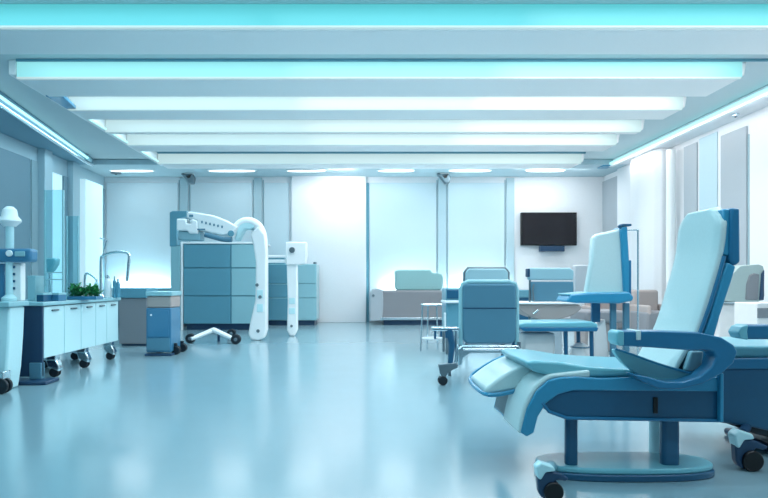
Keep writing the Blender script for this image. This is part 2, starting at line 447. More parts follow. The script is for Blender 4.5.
D = 10.5
t = thing('scanner_stand', 'thin white stand with square head and dark round knob right of the arm', 'medical stand', (X(291, D), D, 0))
def lg(bm):
    prism(bm, [(X(p, D), max(0, Z(q, D))) for p, q in ((286.5, 262), (297, 262), (297.5, 300), (297.3, 330), (294.5, 336), (289.5, 336), (286.8, 330), (287.5, 300))], D, D+.18, 'y')
build('upright', 'white', t, lg, .025, 3)
build('head', 'white', t, lambda bm: prism(bm, [(X(p, D), Z(q, D)) for p, q in ((286, 242), (306.5, 242), (306.5, 256), (305, 263.5), (298, 265), (286, 265))], D-.04, D+.3, 'y'), .02)
build('knob', 'steel', t, lambda bm: tube(bm, [P(292, 250, D-.09), P(292, 250, D-.03)], .055, 18), .01)
build('crossbar', 'white', t, lambda bm: (box(bm, P(265.5, 255, D+.02), P(287, 258, D+.12)), box(bm, P(265.5, 259.5, D+.02), P(287, 263, D+.12))), .01)
for q in (298, 308): build('joint_plate', 'cabw', t, bx((X(289, D), D-.01, Z(q+6, D)), (X(295, D), D, Z(q, D))), .005)
build('screw', 'steel', t, lambda bm: tube(bm, [P(291.5, 326, D-.015), P(291.5, 326, D)], .025, 12), .003)

# low caster frame
D = 9.3
t = thing('caster_base', 'low white V shaped caster base standing in front of the teal cabinet', 'caster base', (X(214, D), D, 0))
build('leg', 'white', t, lambda bm: tube(bm, [P(191, 339, D-.05), P(213, 330, D+.2)], [.03, .04], 12, flat=1.6), .01)
build('leg', 'white', t, lambda bm: tube(bm, [P(213, 329.5, D+.2), P(236, 340, D-.1)], [.04, .03], 12, flat=1.6), .01)
build('center_post', 'navyd', t, lambda bm: cyl(bm, (X(215, D), D+.25), .025, .0, .23, 10), .004)
for px, dd in ((190.5, D+.0), (236, D-.15), (231.5, D+.9)):
    wx = X(px, dd)
    w = build('caster', 'dark', t, lambda bm: (wheel(bm, (wx, dd-.025, .08), .08, .035), wheel(bm, (wx, dd+.03, .08), .08, .035)), .01)
    build('caster_hub', 'steel', w, lambda bm: tube(bm, [(wx, dd-.05, .08), (wx, dd+.055, .08)], .03, 12), .004)

# ================================================================ LEFT COUNTER
xf = -3.15
t = thing('mobile_base_cabinet', 'long white base cabinet on castors with dark end panel and worktop at left', 'cabinet', (xf-.3, 5.7, 0))
ya, yb = 5.62, 7.42
zt, zb = .81, .24
build('carcass', 'cabw', t, bx((xf-.62, ya+.03, zb), (xf-.02, yb, zt-.05)), .006)
build('end_panel', 'navyd', t, bx((xf-.64, ya, .06), (xf, ya+.03, zt-.03)), .004)
build('worktop', 'cabl', t, bx((xf-.66, ya-.03, zt-.04), (xf+.03, yb+.02, zt)), .008)
ys = [ya+.03, 6.05, 6.42, 6.78, 7.08, yb]
for k in range(5):
    dd = build('door', 'cabw', t, bx((xf-.02, ys[k]+.006, zb), (xf, ys[k+1]-.006, zt-.05)), .004)
    build('handle', 'steel', dd, bx((xf, (ys[k]+ys[k+1])/2-.06, zt-.1), (xf+.02, (ys[k]+ys[k+1])/2+.06, zt-.085)), .003)
build('end_foot', 'navyd', t, bx((xf-.3, ya-.15, 0), (xf+.12, ya+.1, .035)), .01)
build('end_foot_block', 'steelblue', t, bx((xf-.12, ya-.02, .035), (xf+.0, ya+.05, .2)), .006)
for yy in (5.95, 6.6, 7.3):
    for xx in (xf-.08, xf-.54):
        w = build('caster', 'dark', t, lambda bm: (wheel(bm, (xx+.02, yy, .05), .05, .025, 'y'), wheel(bm, (xx+.02, yy+.05, .05), .05, .025, 'y')), .008)
        build('caster_fork', 'chrome', w, lambda bm: (prism(bm, [(xx-.06, .19), (xx+.05, .19), (xx+.085, .11), (xx+.08, .06), (xx+.03, .08), (xx-.04, .11)], yy-.02, yy+.07), box(bm, (xx-.06, yy-.02, .18), (xx+.05, yy+.07, .245))), .012)

# nearer white curved cabinet at the frame edge
t = thing('pedestal_cabinet', 'pale cyan cabinet with a curved flank, cut by the left photo edge', 'cabinet', (-3.6, 5.2, 0))
build('carcass', 'cabw', t, lambda bm: prism(bm, smooth_pts([(-4.2, .0), (-3.25, .0), (-3.22, .2), (-3.2, .5), (-3.19, .78), (-4.2, .78)], 1), 5.16, 5.4, 'y'), .02)
build('worktop', 'cabl', t, bx((-4.25, 5.1, .78), (-3.16, 5.42, .83)), .01)
build('glass_front', 'glowm' if 0 else 'cabw', t, bx((-4.1, 5.145, .2), (-3.42, 5.16, .74)), .006)
build('kick_tray', 'navy', t, lambda bm: prism(bm, [(-3.62, .22), (-3.28, .36), (-3.3, .32), (-3.45, .12), (-3.62, .08)], 5.06, 5.15, 'y'), .01)
w = build('caster', 'dark', t, lambda bm: (wheel(bm, (-3.2, 5.04, .07), .07, .03), wheel(bm, (-3.2, 5.10, .07), .07, .03)), .006)
build('caster_fork', 'chrome', w, bx((-3.23, 5.05, .08), (-3.18, 5.16, .2)), .006)

# instrument column on counter
D = 5.35
t = thing('instrument_column', 'pale lamp column with round cap and blue head bar at the left edge', 'medical instrument', (X(12, D), D, .83))
build('column', 'cabw', t, lambda bm: lathe(bm, (X(13, D), 5.30, .83), [(.07, 0), (.07, .03), (.035, .06), (.035, .75), (.06, .82)], 20), .004)
build('lamp_cap', 'white', t, lambda bm: lathe(bm, (X(13, D), 5.30, Z(222, D)), [(.05, -.05), (.1, 0), (.095, .02), (.07, .05), (.06, .11), (.03, .14)], 24), .004)
build('head_bar', 'cabblue', t, bx((X(-6, D), 5.24, Z(249, D)), (X(37, D), 5.38, Z(262.5, D))), .03, 4)
build('head_window', 'cabl', t, bx((X(22, D), 5.23, Z(252, D)), (X(32, D), 5.242, Z(257, D))), .01)
build('knob', 'white', t, lambda bm: tube(bm, [P(17, 254, 5.36), (X(17, D), 5.22, Z(254, D))], .03, 14), .004)
tw = build('control_tower', 'white', t, bx((X(13.5, D), 5.3, .83), (X(24, D), 5.38, Z(263, D))), .01)
for q in (266, 273, 280, 287): build('button', 'navy', tw, bx((X(16, D), 5.292, Z(q, D)), (X(18.5, D), 5.3, Z(q+2.5, D))), .001)
build('side_block', 'cabblue', t, bx((X(-3, D), 5.3, .83), (X(7, D), 5.38, Z(264, D))), .01)

# glass screens standing on the counter
def screen_thing(px0, px1, pyt, D, l, z0=.81, ribs=()):
    t = thing('glass_screen', l, 'glass screen', (X((px0+px1)/2, D), D, z0))
    x0, x1, z1 = X(px0, D), X(px1, D), Z(pyt, D)
    build('pane', 'glass', t, bx((x0, D, z0+.02), (x1, D+.008, z1)), .001)
    build('post', 'cabl', t, bx((x0-.01, D-.008, z0), (x0+.006, D+.016, z1)), .002)
    build('post', 'cabl', t, bx((x1-.006, D-.008, z0), (x1+.01, D+.016, z1)), .002)
    if ribs: build('shelf_bar', 'cabl', t, lambda bm: [box(bm, (x0, D-.006, Z(q+1, D)), (x1, D+.014, Z(q, D))) for q in ribs], .001)
screen_thing(45, 63, 190, 6.05, 'wide tall glass screen with two cross bars on the left counter', ribs=(272, 279))
screen_thing(67, 78, 216, 6.6, 'narrow glass screen behind the potted greenery on the counter', ribs=(283,))
D = 6.2
t = thing('desk_lamp', 'small pale bowl shaped lamp head clipped to the glass screen', 'lamp', (X(46, D), D, .81))
build('shade', 'cabl', t, lambda bm: prism(bm, [(X(p, D), Z(q, D)) for p, q in ((45.5, 258), (55.5, 258), (54.5, 264), (51, 270), (46, 274))], D, D+.12, 'y'), .02)
build('stem', 'chrome', t, lambda bm: tube(bm, [(X(46.5, D), D+.06, .81), (X(46.5, D), D+.06, Z(270, D))], .009, 10), 0)
for i, (p0, p1, q, dd, m, l) in enumerate([(29, 37, 276, 6.0, 'cabl', 'pale upright box on the left counter by the instrument column'), (38, 45, 293, 5.72, 'navy', 'flat dark blue box on the left counter'), (47, 60, 293, 5.9, 'cabblue', 'blue equipment box on the counter under the glass screen')]):
    t = thing('equipment_box', l, 'box', (X((p0+p1)/2, dd), dd, .81))
    build('body', m, t, bx((X(p0, dd), dd-.03, .81), (X(p1, dd), dd+.13, Z(q, dd))), .006)
    build('lid', 'cabl', t, bx((X(p0, dd)-.003, dd-.033, Z(q, dd)-.02), (X(p1, dd)+.003, dd+.133, Z(q, dd)+.003)), .003)

# greenery trough
D = 6.4
t = thing('planter', 'low trough of small leafy green plants on the left counter', 'plant', (X(83, D), D, .81))
build('trough', 'cabblue', t, bx((X(69, D), D-.05, .81), (X(98, D), D+.14, .85)), .006)
def leaves(lo, hi, nleaf):
    def fn(bm):
        for k in range(nleaf):
            c = Vector((random.uniform(X(69.5, D), X(97.5, D)), random.uniform(D-.04, D+.12), random.uniform(lo, hi)))
            c.z = min(c.z, .9 + .09*math.sin(c.x*17)**2)
            dr = Vector((random.uniform(-1, 1), random.uniform(-1, 1), random.uniform(.1, 1))).normalized()
            s = dr.cross(Vector((0, .3, 1))).normalized(); L = random.uniform(.03, .055)
            v = [bm.verts.new(q) for q in (c, c + dr*L*.5 + s*L*.3, c + dr*L, c + dr*L*.5 - s*L*.3)]
            bm.faces.new(v)
    return fn
build('foliage', 'leaf', t, leaves(.84, .95, 420), 0)
build('leaf_tips', 'leafl', t, leaves(.87, .99, 160), 0)

# gooseneck taps and bottles at the counter's far end
D = 7.2
t = thing('gooseneck_tap', 'tall chrome gooseneck tap at the far end of the left counter', 'tap', (X(102, D), D, .81))
build('spout', 'chrome', t, lambda bm: tube(bm, [P(q[0], q[1], D) for q in ((101, 297), (101, 262), (103, 256), (112, 252.5), (124, 252), (129, 255), (128.5, 265), (127, 281))], .018, 12, 5), 0)
build('base', 'chrome', t, lambda bm: lathe(bm, (X(101, D), D, .81), [(.05, 0), (.05, .02), (.03, .05)]), .003)
build('lever', 'chrome', t, lambda bm: tube(bm, [P(101, 262, D), P(107, 240, D), P(100, 238, D)], .01, 10), 0)
D = 6.9
t = thing('gooseneck_tap', 'short chrome tap right behind the greenery', 'tap', (X(88, D), D, .81))
build('spout', 'chrome', t, lambda bm: tube(bm, [P(q[0], q[1], D) for q in ((85, 298), (85, 277), (88, 273.5), (94, 277), (97, 280))], .014, 12, 5), 0)
build('base', 'chrome', t, lambda bm: lathe(bm, (X(85, D), D, .81), [(.04, 0), (.04, .02), (.02, .04)]), .003)
for i, (px, q, r, m, l) in enumerate([(108, 275, .045, 'white', 'white canister on the counter end by the tall tap'), (114.5, 276, .022, 'bottle', 'slim blue bottle standing right of the white canister'), (118, 279, .03, 'bottle', 'rightmost small blue bottle at the counter end'), (96.5, 279, .03, 'cabw', 'pale round jar left of the white canister')]):
    D = 7.3
    h = Z(q, D) - .81
    t = thing('bottle' if i in (1, 2) else 'canister', l, 'bottle' if i in (1, 2) else 'canister', (X(px, D), D, .81))
    build('body', m, t, lambda bm: lathe(bm, (X(px, D), D, .81), [(r*.9, 0), (r, .01), (r, h*.7), (r*.9, h*.75), (r*.4, h*.85)], 16), .002)
    build('cap', 'chrome', t, lambda bm: cyl(bm, (X(px, D), D), r*.42, .81+h*.84, .81+h, 12), .002)

# grey unit beyond the counter
D = 8.9
t = thing('equipment_cabinet', 'grey floor cabinet with blue top box beyond the long white cabinet', 'cabinet', (X(134, D), D, 0))
build('carcass', 'greyu', t, bx((X(119, D), D, .03), (X(147, D), D+.5, Z(298, D))), .008)
build('plinth', 'navyd', t, bx((X(119, D)+.03, D+.03, 0), (X(147, D)-.03, D+.47, .03)), .004)
build('top_box', 'cab', t, bx((X(113.5, D), D-.02, Z(298, D)), (X(147, D), D+.5, Z(288, D))), .01)
build('side_edge', 'navyd', t, bx((X(147, D), D+.02, .0), (X(149, D), D+.5, Z(298, D))), .004)

# blue wheeled cabinet
D = 7.7
t = thing('mobile_cabinet', 'small glossy blue wheeled cabinet with grey upper drawer and pale lid', 'cabinet', (X(159, D), D, 0))
build('body', 'cabblue', t, bx((X(146, D), D, .05), (X(171, D), D+.42, Z(308, D))), .012)
build('lower_panel', 'steelblue', t, bx((X(147, D), D-.008, .07), (X(170, D), D, Z(338, D))), .006)
build('door', 'cabblue', t, bx((X(148, D), D-.012, Z(337, D)), (X(169, D), D, Z(310.5, D))), .01)
build('door_badge', 'white', t, lambda bm: tube(bm, [P(151, 315, D-.02), P(151, 315, D-.008)], .012, 12), 0)
build('upper_drawer', 'taupe', t, bx((X(146.5, D), D+.01, Z(308, D)), (X(171, D), D+.42, Z(296, D))), .02)
build('lid', 'cabl', t, bx((X(145.5, D), D-.01, Z(296, D)), (X(172, D), D+.44, Z(291.5, D))), .01)
build('base_plate', 'navyd', t, bx((X(145.5, D), D-.04, .0), (X(172.5, D), D+.1, .03)), .008)
for dx, dy in ((175, 0), (175, .3), (149, .35)):
    xx, yy = X(dx, D) - .03, D+.12+dy
    w = build('caster', 'dark', t, lambda bm: (wheel(bm, (xx, yy, .06), .06, .03), wheel(bm, (xx, yy+.05, .06), .06, .03)), .006)
    build('caster_fork', 'dark', w, bx((xx-.05, yy+.005, .06), (xx+.015, yy+.045, .16)), .01)

# ================================================================ BACK SEATING
D = 13.3
t = thing('sofa_bed', 'grey sofa with a pale teal back cushion against the back wall panels', 'sofa', (X(410, D), D, 0))
build('body', 'greyu', t, bx((X(381, D), D, Z(319.5, D)), (X(446, D), D+.8, Z(290.5, D))), .04, 3)
def arm(bm):
    prism(bm, smooth_pts([(X(p, D), Z(q, D)) for p, q in ((370, 310), (370.5, 295), (374, 289), (379, 289), (383, 293), (382, 318), (374, 321), (370.5, 320))], 4, True), D-.03, D+.8, 'y')
build('armrest', 'greyp', t, arm, .02)
build('back_cushion', 'greyc', t, lambda bm: prism(bm, [(X(p, D), Z(q, D)) for p, q in ((396, 271), (398, 269.5), (432, 269.5), (434, 272.5), (443, 273.5), (445, 277), (444.5, 287), (442, 290.5), (398, 290.5), (396, 288))], D+.25, D+.55, 'y'), .03, 3)
build('base_trim', 'chrome', t, bx((X(380, D), D-.03, Z(320, D)), (X(446, D), D+.03, Z(317.5, D))), .01)
build('foot', 'navyd', t, lambda bm: box(bm, (X(384, D), D+.05, 0), (X(444, D), D+.75, Z(320, D)+.01)), .01)
build('knob', 'steel', t, lambda bm: tube(bm, [P(373.5, 295.5, D-.06), P(373.5, 295.5, D)], .03, 12), .004)

# glass / chrome stool
D = 8.2
def zf(q, d): return max(0, Z(q, d))
t = thing('tube_side_table', 'small chrome tube side table with a glass top in front of the grey sofa', 'side table', (X(434, D), D, 0))
build('top_loop', 'chrome', t, lambda bm: tube(bm, [(X(434, D)+.17*math.cos(a), D+.12+.12*math.sin(a), Z(305, D)) for a in [2*math.pi*k/24 for k in range(25)]], .014, 10), 0)
build('glass_top', 'glass', t, lambda bm: cyl(bm, (X(434, D), D+.12), .11, Z(305, D)-.005, Z(305, D)+.005, 24), 0)
for px, dy in ((423, .05), (430, .2), (439, .2), (445, .05)):
    build('leg', 'chrome', t, lambda bm: tube(bm, [(X(px, D), D+.12+dy-.1, Z(305, D)), (X(px+(px-434)*.2, D), D+.12+(dy-.12)*1.5, 0)], .012, 10), 0)
build('foot_ring', 'white', t, lambda bm: tube(bm, [(X(434, D)+.16*math.cos(a), D+.12+.1*math.sin(a), .18) for a in [2*math.pi*k/24 for k in range(25)]], .012, 8), 0)

# ---------- central chair seen from behind
D = 5.5
t = thing('treatment_chair', 'steel blue treatment chair seen from behind with a pale rounded frame', 'chair', (X(490, D), D+.3, 0))
build('back_panel', 'steelblue', t, lambda bm: prism(bm, [(X(p, D), Z(q, D)) for p, q in ((464, 284.5), (466, 283.5), (513, 283.5), (516.5, 286), (516.5, 340), (512, 344), (467, 344), (463, 340), (462.5, 287))], D, D+.05, 'y'), .02, 3)
def rim(bm):
    pts = [(X(p, D), D+.035, Z(q, D)) for p, q in ((461.5, 345), (461.5, 290), (463.5, 284), (469, 281.8), (510, 281.8), (516, 284), (518, 290), (518, 345))]
    tube(bm, pts, .022, 12)
build('frame', 'cabl', t, rim, 0)
build('seam', 'navyd', t, bx((X(463, D), D-.003, Z(308.7, D)), (X(516.5, D), D+.0, Z(307.7, D))), 0)
build('seat', 'steelpale', t, bx((X(463, D), D+.05, .43), (X(517, D), D+.6, .52)), .03, 3)
def lowf(bm):
    prism(bm, [(X(p, D), Z(q, D)) for p, q in ((457, 349), (462, 345), (518, 345), (521, 350), (521, 356), (517, 353.5), (470, 353.5), (463, 358), (461, 366), (457.5, 366))], D-.03, D+.02, 'y')
build('lower_frame', 'chrome', t, lowf, .01)
build('cross_bar', 'chrome', t, lambda bm: tube(bm, [P(463, 349.5, D-.04), P(516, 349.5, D-.04)], .014, 12), .003)
build('armrest', 'chrome', t, lambda bm: box(bm, (X(432, D), D-.03, Z(331, D)), (X(459, D), D+.1, Z(327, D))), .012, 3)
build('arm_clamp', 'navy', t, lambda bm: [box(bm, (X(p, D), D-.02, Z(b, D)), (X(p+2, D), D+.02, Z(330, D))) for p, b in ((434, 339), (440, 337), (445, 338))], .004)
build('arm_post', 'white', t, lambda bm: (box(bm, (X(444.5, D), D+.02, Z(329, D)), (X(446.5, D), D+.06, Z(313, D)))), .006)
build('leg', 'navy', t, lambda bm: tube(bm, [P(449, 329, D), P(452, 345, D), P(450, 366, D)], [.04, .025], 12), .003)
build('leg', 'chrome', t, lambda bm: tube(bm, [P(456, 329, D), P(457, 352, D), P(455, 366, D)], .015, 10), 0)
build('foot', 'steel', t, lambda bm: prism(bm, [(X(p, D), Z(q, D)) for p, q in ((438, 364), (456, 362), (458, 367), (448, 372), (444, 379), (440, 374))], D-.03, D+.03, 'y'), .01)
xx = X(442.5, D)
w = build('caster', 'dark', t, lambda bm: (wheel(bm, (xx, D-.03, .045), .045, .02, 'y'), wheel(bm, (xx, D+.02, .045), .045, .02, 'y')), .005)
build('caster_fork', 'chrome', w, bx((xx-.02, D-.015, .04), (xx+.02, D+.01, .12)), .006)
for px, dy in ((519, 0), (459, .55), (517, .55)):
    build('leg', 'steel', t, lambda bm: tube(bm, [(X(px, D), D+dy, .42), (X(px, D), D+dy, 0)], .018, 10), 0)

# chair behind it
def back_chair(px0, px1, pyt, pyb, D, l, pad='steelpale', seat=.5, grp=None):
    t = thing('treatment_chair', l, 'chair', (X((px0+px1)/2, D), D+.3, 0))
    x0, x1, z0, z1 = X(px0, D), X(px1, D), Z(pyb, D), Z(pyt, D)
    build('back_panel', pad, t, lambda bm: prism(bm, [(x0, z0), (x0, z1-.06), (x0+.05, z1), (x1-.05, z1), (x1, z1-.06), (x1, z0)], D, D+.07, 'y'), .02, 3)
    build('frame', 'steel', t, lambda bm: tube(bm, [(x0-.01, D+.04, seat), (x0-.01, D+.04, z1-.06), (x0+.04, D+.04, z1+.01), (x1-.04, D+.04, z1+.01), (x1+.01, D+.04, z1-.06), (x1+.01, D+.04, seat)], .022, 10), 0)
    build('seat', 'steelblue', t, bx((x0, D+.05, seat-.1), (x1, D+.62, seat)), .03, 3)
    for a in (x0+.03, x1-.03):
        for b in (D+.08, D+.58):
            build('leg', 'steel', t, lambda bm: cyl(bm, (a, b), .02, 0, seat-.08, 10), 0)
    for a in (x0-.05, x1+.05):
        build('armrest', 'white', t, bx((a-.035, D+.1, seat+.2), (a+.035, D+.55, seat+.24)), .015)
        build('arm_post', 'steel', t, bx((a-.012, D+.2, seat-.1), (a+.012, D+.24, seat+.2)), .004)
    return t
back_chair(465.5, 508.5, 268.5, 300, 8.6, 'pale blue chair whose back rises just above the nearest steel blue chair')
t = thing('equipment_cart', 'low navy cart with a pale armrest shelf left of the steel blue chair', 'cart', (X(453, 7.8), 7.8, 0))
D = 7.8
build('body', 'cab', t, bx((X(446, D), D, .35), (X(462, D), D+.4, Z(288, D))), .02)
build('shelf', 'white', t, bx((X(444, D), D-.06, Z(303, D)), (X(462, D), D+.3, Z(300.5, D))), .01)
build('drawer', 'navy', t, bx((X(446, D)+.01, D-.015, Z(298.5, D)), (X(462, D)-.01, D, Z(290, D))), .005)
for a in (447.5, 460.5):
    for b in (.05, .35): build('leg', 'steel', t, lambda bm: cyl(bm, (X(a, D), D+b), .018, 0, .36, 10), 0)

# chair on right: two-cushion grey-blue back on a grey table shaped base
D = 7.6
t = thing('treatment_chair', 'grey blue chair with a two cushion back above a curved grey base', 'chair', (X(552, D), D+.3, 0))
build('back_cushion', 'steelpale', t, lambda bm: prism(bm, [(X(p, D), Z(q, D)) for p, q in ((528.5, 269.5), (531, 267.8), (570, 267.8), (574, 270.5), (574, 280), (529, 280))], D, D+.1, 'y'), .02, 3)
build('lower_cushion', 'steelblue', t, lambda bm: prism(bm, [(X(p, D), Z(q, D)) for p, q in ((531, 281.5), (574, 281.5), (574.5, 301.5), (533, 301.5))], D+.01, D+.1, 'y'), .015, 3)
build('side_strap', 'navyd', t, bx((X(527.5, D), D-.01, Z(277, D)), (X(530, D), D+.1, Z(268.5, D))), .01)
build('frame', 'steel', t, lambda bm: (tube(bm, [P(530, 278, D+.05), P(529.5, 322, D+.05)], .016, 10), tube(bm, [P(534, 284, D-.01), P(532.5, 290, D-.01), P(534, 301, D-.01)], .012, 8)), 0)
build('tray', 'white', t, bx((X(517, D), D-.1, Z(304, D)), (X(578, D), D+.45, Z(302, D))), .01)
build('curved_base', 'taupe', t, lambda bm: prism(bm, smooth_pts([(X(p, D), Z(q, D)) for p, q in ((520, 304.5), (577, 304.5), (576, 312), (566, 317), (548, 320), (534, 318), (522, 312))], 3, True), D-.05, D+.4, 'y'), .015)
build('pedestal', 'greyp', t, bx((X(536, D), D+.05, 0), (X(564, D), D+.35, Z(318, D))), .02)
build('lever', 'chrome', t, lambda bm: tube(bm, [P(533, 314, D-.08), P(538, 310, D-.08)], .014, 10), 0)

D = 8.6
t = thing('recliner', 'sage grey recliner back standing between the two cushion chair and the tall pale backrest', 'recliner', (X(583, D), D+.2, 0))
build('backrest', 'greyp', t, lambda bm: prism(bm, [(X(p, D), Z(q, D)) for p, q in ((575, 268), (576, 265), (592, 264.5), (594, 266), (593, 300), (575, 300))], D, D+.15, 'y'), .03, 3)
build('seat', 'greyu', t, bx((X(572, D), D-.5, .42), (X(610, D), D+.1, .6)), .04, 3)
build('base', 'taupe', t, bx((X(575, D), D-.4, 0), (X(606, D), D+.05, .42)), .02)

# ---------- mid recliner with the tall pale backrest
D = 5.9
t = thing('treatment_recliner', 'recliner with a tall upright pale backrest and slim blue arm in mid room', 'recliner', (X(605, D), D+.2, 0))
def pad(bm):
    prism(bm, [(X(p, D), Z(q, D)) for p, q in ((588, 296), (594, 262), (595.5, 238), (599, 233.5), (622, 228.5), (626, 229), (627, 250), (627.5, 296))], D+.06, D+.16, 'y')
build('backrest', 'vinyl', t, pad, .025, 3)
build('back_shell', 'blue', t, lambda bm: prism(bm, [(X(p, D), Z(q, D)) for p, q in ((622, 229), (624, 226), (629, 226), (631, 262), (631, 298), (626, 300))], D+.03, D+.24, 'y'), .012)
build('head_latch', 'navy', t, lambda bm: (tube(bm, [P(618, 226, D+.05), P(624, 230, D+.05)], .015, 8), box(bm, P(622, 226, D+.02), P(628, 224.6, D+.1))), .004)
build('side_bar', 'blued', t, bx((X(630, D), D+.03, Z(299, D)), (X(633, D), D+.08, Z(260, D))), .008)
build('armrest', 'blue', t, lambda bm: prism(bm, [(X(p, D), Z(q, D)) for p, q in ((567, 298.5), (570, 294), (588, 292.5), (628, 292), (632.5, 297), (631, 301), (618, 303.5), (575, 303), (565, 301.5))], D-.04, D+.3, 'y'), .02, 3)
build('arm_pad', 'vinylm', t, lambda bm: prism(bm, [(X(p, D), Z(q, D)) for p, q in ((567, 293.8), (588, 292), (626, 291.5), (629, 294), (568, 295.5))], D-.02, D+.28, 'y'), .008)
build('arm_post', 'steelblue', t, lambda bm: (box(bm, P(611, 303, D+.08), P(615, 362, D+.12)), box(bm, P(624, 303, D+.1), P(628, 362, D+.14))), .006)
build('arm_post', 'blued', t, bx(P(592, 303, D+.2), P(599, 322, D+.24)), .006)
build('base', 'greyp', t, bx((X(604, D), D+.05, 0), (X(634, D), D+.35, .2)), .02)
build('drape', 'sheet', t, lambda bm: prism(bm, [(X(p, D), Z(q, D)) for p, q in ((600, 332), (611, 320), (613, 340), (616, 372), (598, 376))], D+.13, D+.3, 'y'), .01)

t = thing('drip_stand', 'thin chrome drip stand with a square hook behind the tall pale backrest', 'drip stand', (X(638, 6.4), 6.4, 0))
D = 6.4
build('pole', 'chrome', t, lambda bm: tube(bm, [(X(638, D), D, .03), (X(638, D), D, Z(229.8, D))], .011, 10), 0)
build('hook_arm', 'chrome', t, lambda bm: tube(bm, [P(638.5, 230, D), P(627, 230, D)], .009, 8), 0)
build('base', 'steel', t, lambda bm: [tube(bm, [(X(638, D), D, .06), (X(638, D)+.25*math.cos(a), D+.25*math.sin(a), .02)], .018, 8) for a in [2*math.pi*k/5 for k in range(5)]], 0)

# blue side bench
D = 5.55
t = thing('side_bench', 'narrow aqua and blue padded bench between the central chair and recliner', 'bench', (X(560, D), D+.15, 0))
build('pad', 'vinylm', t, lambda bm: prism(bm, [(X(p, D), Z(q, D)) for p, q in ((519, 324.5), (524, 322.5), (592, 321.5), (598, 324), (598, 328), (519, 328))], D, D+.4, 'y'), .015, 3)
build('frame', 'blued', t, lambda bm: prism(bm, [(X(p, D), Z(q, D)) for p, q in ((519, 327.5), (598.5, 327.5), (597, 331.5), (524, 331.5))], D-.01, D+.41, 'y'), .01, 2)
for px, dd in ((567, .02), (593, .02), (524, .35), (593, .35)):
    build('leg', 'navy', t, lambda bm: tube(bm, [(X(px, D), D+dd+.02, Z(331, D)), (X(px+1, D), D+dd+.02, 0)], [.022, .018], 10), 0)
build('apron', 'sheet', t, bx((X(527, D), D+.12, Z(360, D)), (X(560, D), D+.3, Z(334, D))), .03, 3)
t['label'] = 'narrow aqua and blue padded bench between the central chair and the tall recliner'
t = thing('linen_bag', 'crumpled white linen sack standing under the aqua bench', 'sack', (X(578, 5.75), 5.75, 0))
D = 5.75
def sack(bm):
    pr = [(.1, 0), (.13, .04), (.125, .15), (.1, .28), (.08, .36), (.03, .39)]
    lathe(bm, (X(580, D), D, 0), pr, 22)
    for v in bm.verts:
        a = math.atan2(v.co.y-D, v.co.x-X(580, D)); k = 1 + .12*math.sin(5*a + v.co.z*9)
        v.co.x = X(580, D) + (v.co.x-X(580, D))*k; v.co.y = D + (v.co.y-D)*k
build('body', 'sheet', t, sack, 0, sub=1)
build('neck_tie', 'steelblue', t, lambda bm: tube(bm, [(X(580, D)+.09*math.cos(a), D+.09*math.sin(a), .345) for a in [2*math.pi*k/20 for k in range(21)]], .006, 6), 0)

# ---------- furniture at the right wall
D = 7.9
t = thing('recliner', 'sage green recliner with a dark grey side patch by the right wall', 'recliner', (X(742, D), D+.4, 0))
def rb(bm):
    prism(bm, smooth_pts([(X(p, D), Z(q, D)) for p, q in ((720, 298), (727, 284), (738, 268), (748, 265.5), (763, 266), (764, 285), (763, 300), (745, 302), (723, 301))], 3, True), D, D+.6, 'y')
build('backrest', 'sage', t, rb, .03, 3)
build('side_patch', 'greyu', t, lambda bm: prism(bm, [(X(p, D), Z(q, D)) for p, q in ((745, 300), (746, 284), (749, 275), (754, 273), (759, 274), (758, 300))], D-.015, D+.02, 'y'), .02)
build('rear_edge', 'navyd', t, lambda bm: prism(bm, [(X(p, D), Z(q, D)) for p, q in ((759, 300), (761, 274), (763.5, 270), (763, 300))], D-.02, D+.05, 'y'), .005)
build('tray', 'chrome', t, bx((X(718, D), D-.05, Z(303.5, D)), (X(763, D), D+.6, Z(302, D))), .01)
build('body', 'sheet', t, bx((X(719, D), D, .1), (X(751, D), D+.6, Z(304, D))), .02)
build('side_flap', 'dark', t, lambda bm: prism(bm, [(X(p, D), Z(q, D)) for p, q in ((711, 306), (717, 300), (718, 325), (712, 320))], D+.02, D+.3, 'y'), .02)
build('foot', 'navyd', t, bx((X(722, D), D+.05, 0), (X(748, D), D+.55, .1)), .01)
D = 10.2
t = thing('armchair', 'taupe low armchair at the right wall beyond the drip stand', 'armchair', (X(652, D), D+.3, 0))
build('backrest', 'taupe', t, bx((X(642, D), D+.3, .3), (X(668, D), D+.5, Z(290, D))), .05, 3)
build('seat', 'greyu', t, bx((X(640, D), D-.25, .1), (X(672, D), D+.4, Z(311, D))), .05, 3)
for a in (641, 669): build('armrest', 'taupe', t, bx((X(a, D), D-.25, .05), (X(a+4, D), D+.45, Z(305, D))), .04, 3)
build('foot', 'navyd', t, bx((X(646, D), D-.15, 0), (X(668, D), D+.35, .1)), .01)
D = 11.0
t = thing('armchair', 'taupe low armchair behind the posts of the tall pale recliner', 'armchair', (X(607, D), D+.3, 0))
build('backrest', 'taupe', t, bx((X(594, D), D+.3, .3), (X(634, D), D+.5, Z(300, D))), .05, 3)
build('seat', 'greyu', t, bx((X(592, D), D-.25, .1), (X(636, D), D+.4, Z(314, D))), .05, 3)
for a in (590, 633): build('armrest', 'taupe', t, bx((X(a, D), D-.25, .05), (X(a+4, D), D+.45, Z(306, D))), .04, 3)
build('foot', 'navyd', t, bx((X(597, D), D-.15, 0), (X(631, D), D+.35, .1)), .01)
D = 6.6
t = thing('bedside_cabinet', 'white cabinet with a grey band beside the right recliners', 'cabinet', (X(768, D), D+.2, 0))
build('carcass', 'sheet', t, bx((X(757, D), D, .06), (X(800, D), D+.4, Z(303, D))), .01)
build('band', 'greyu', t, bx((X(757, D), D-.01, Z(318, D)), (X(800, D), D, Z(308, D))), .004)
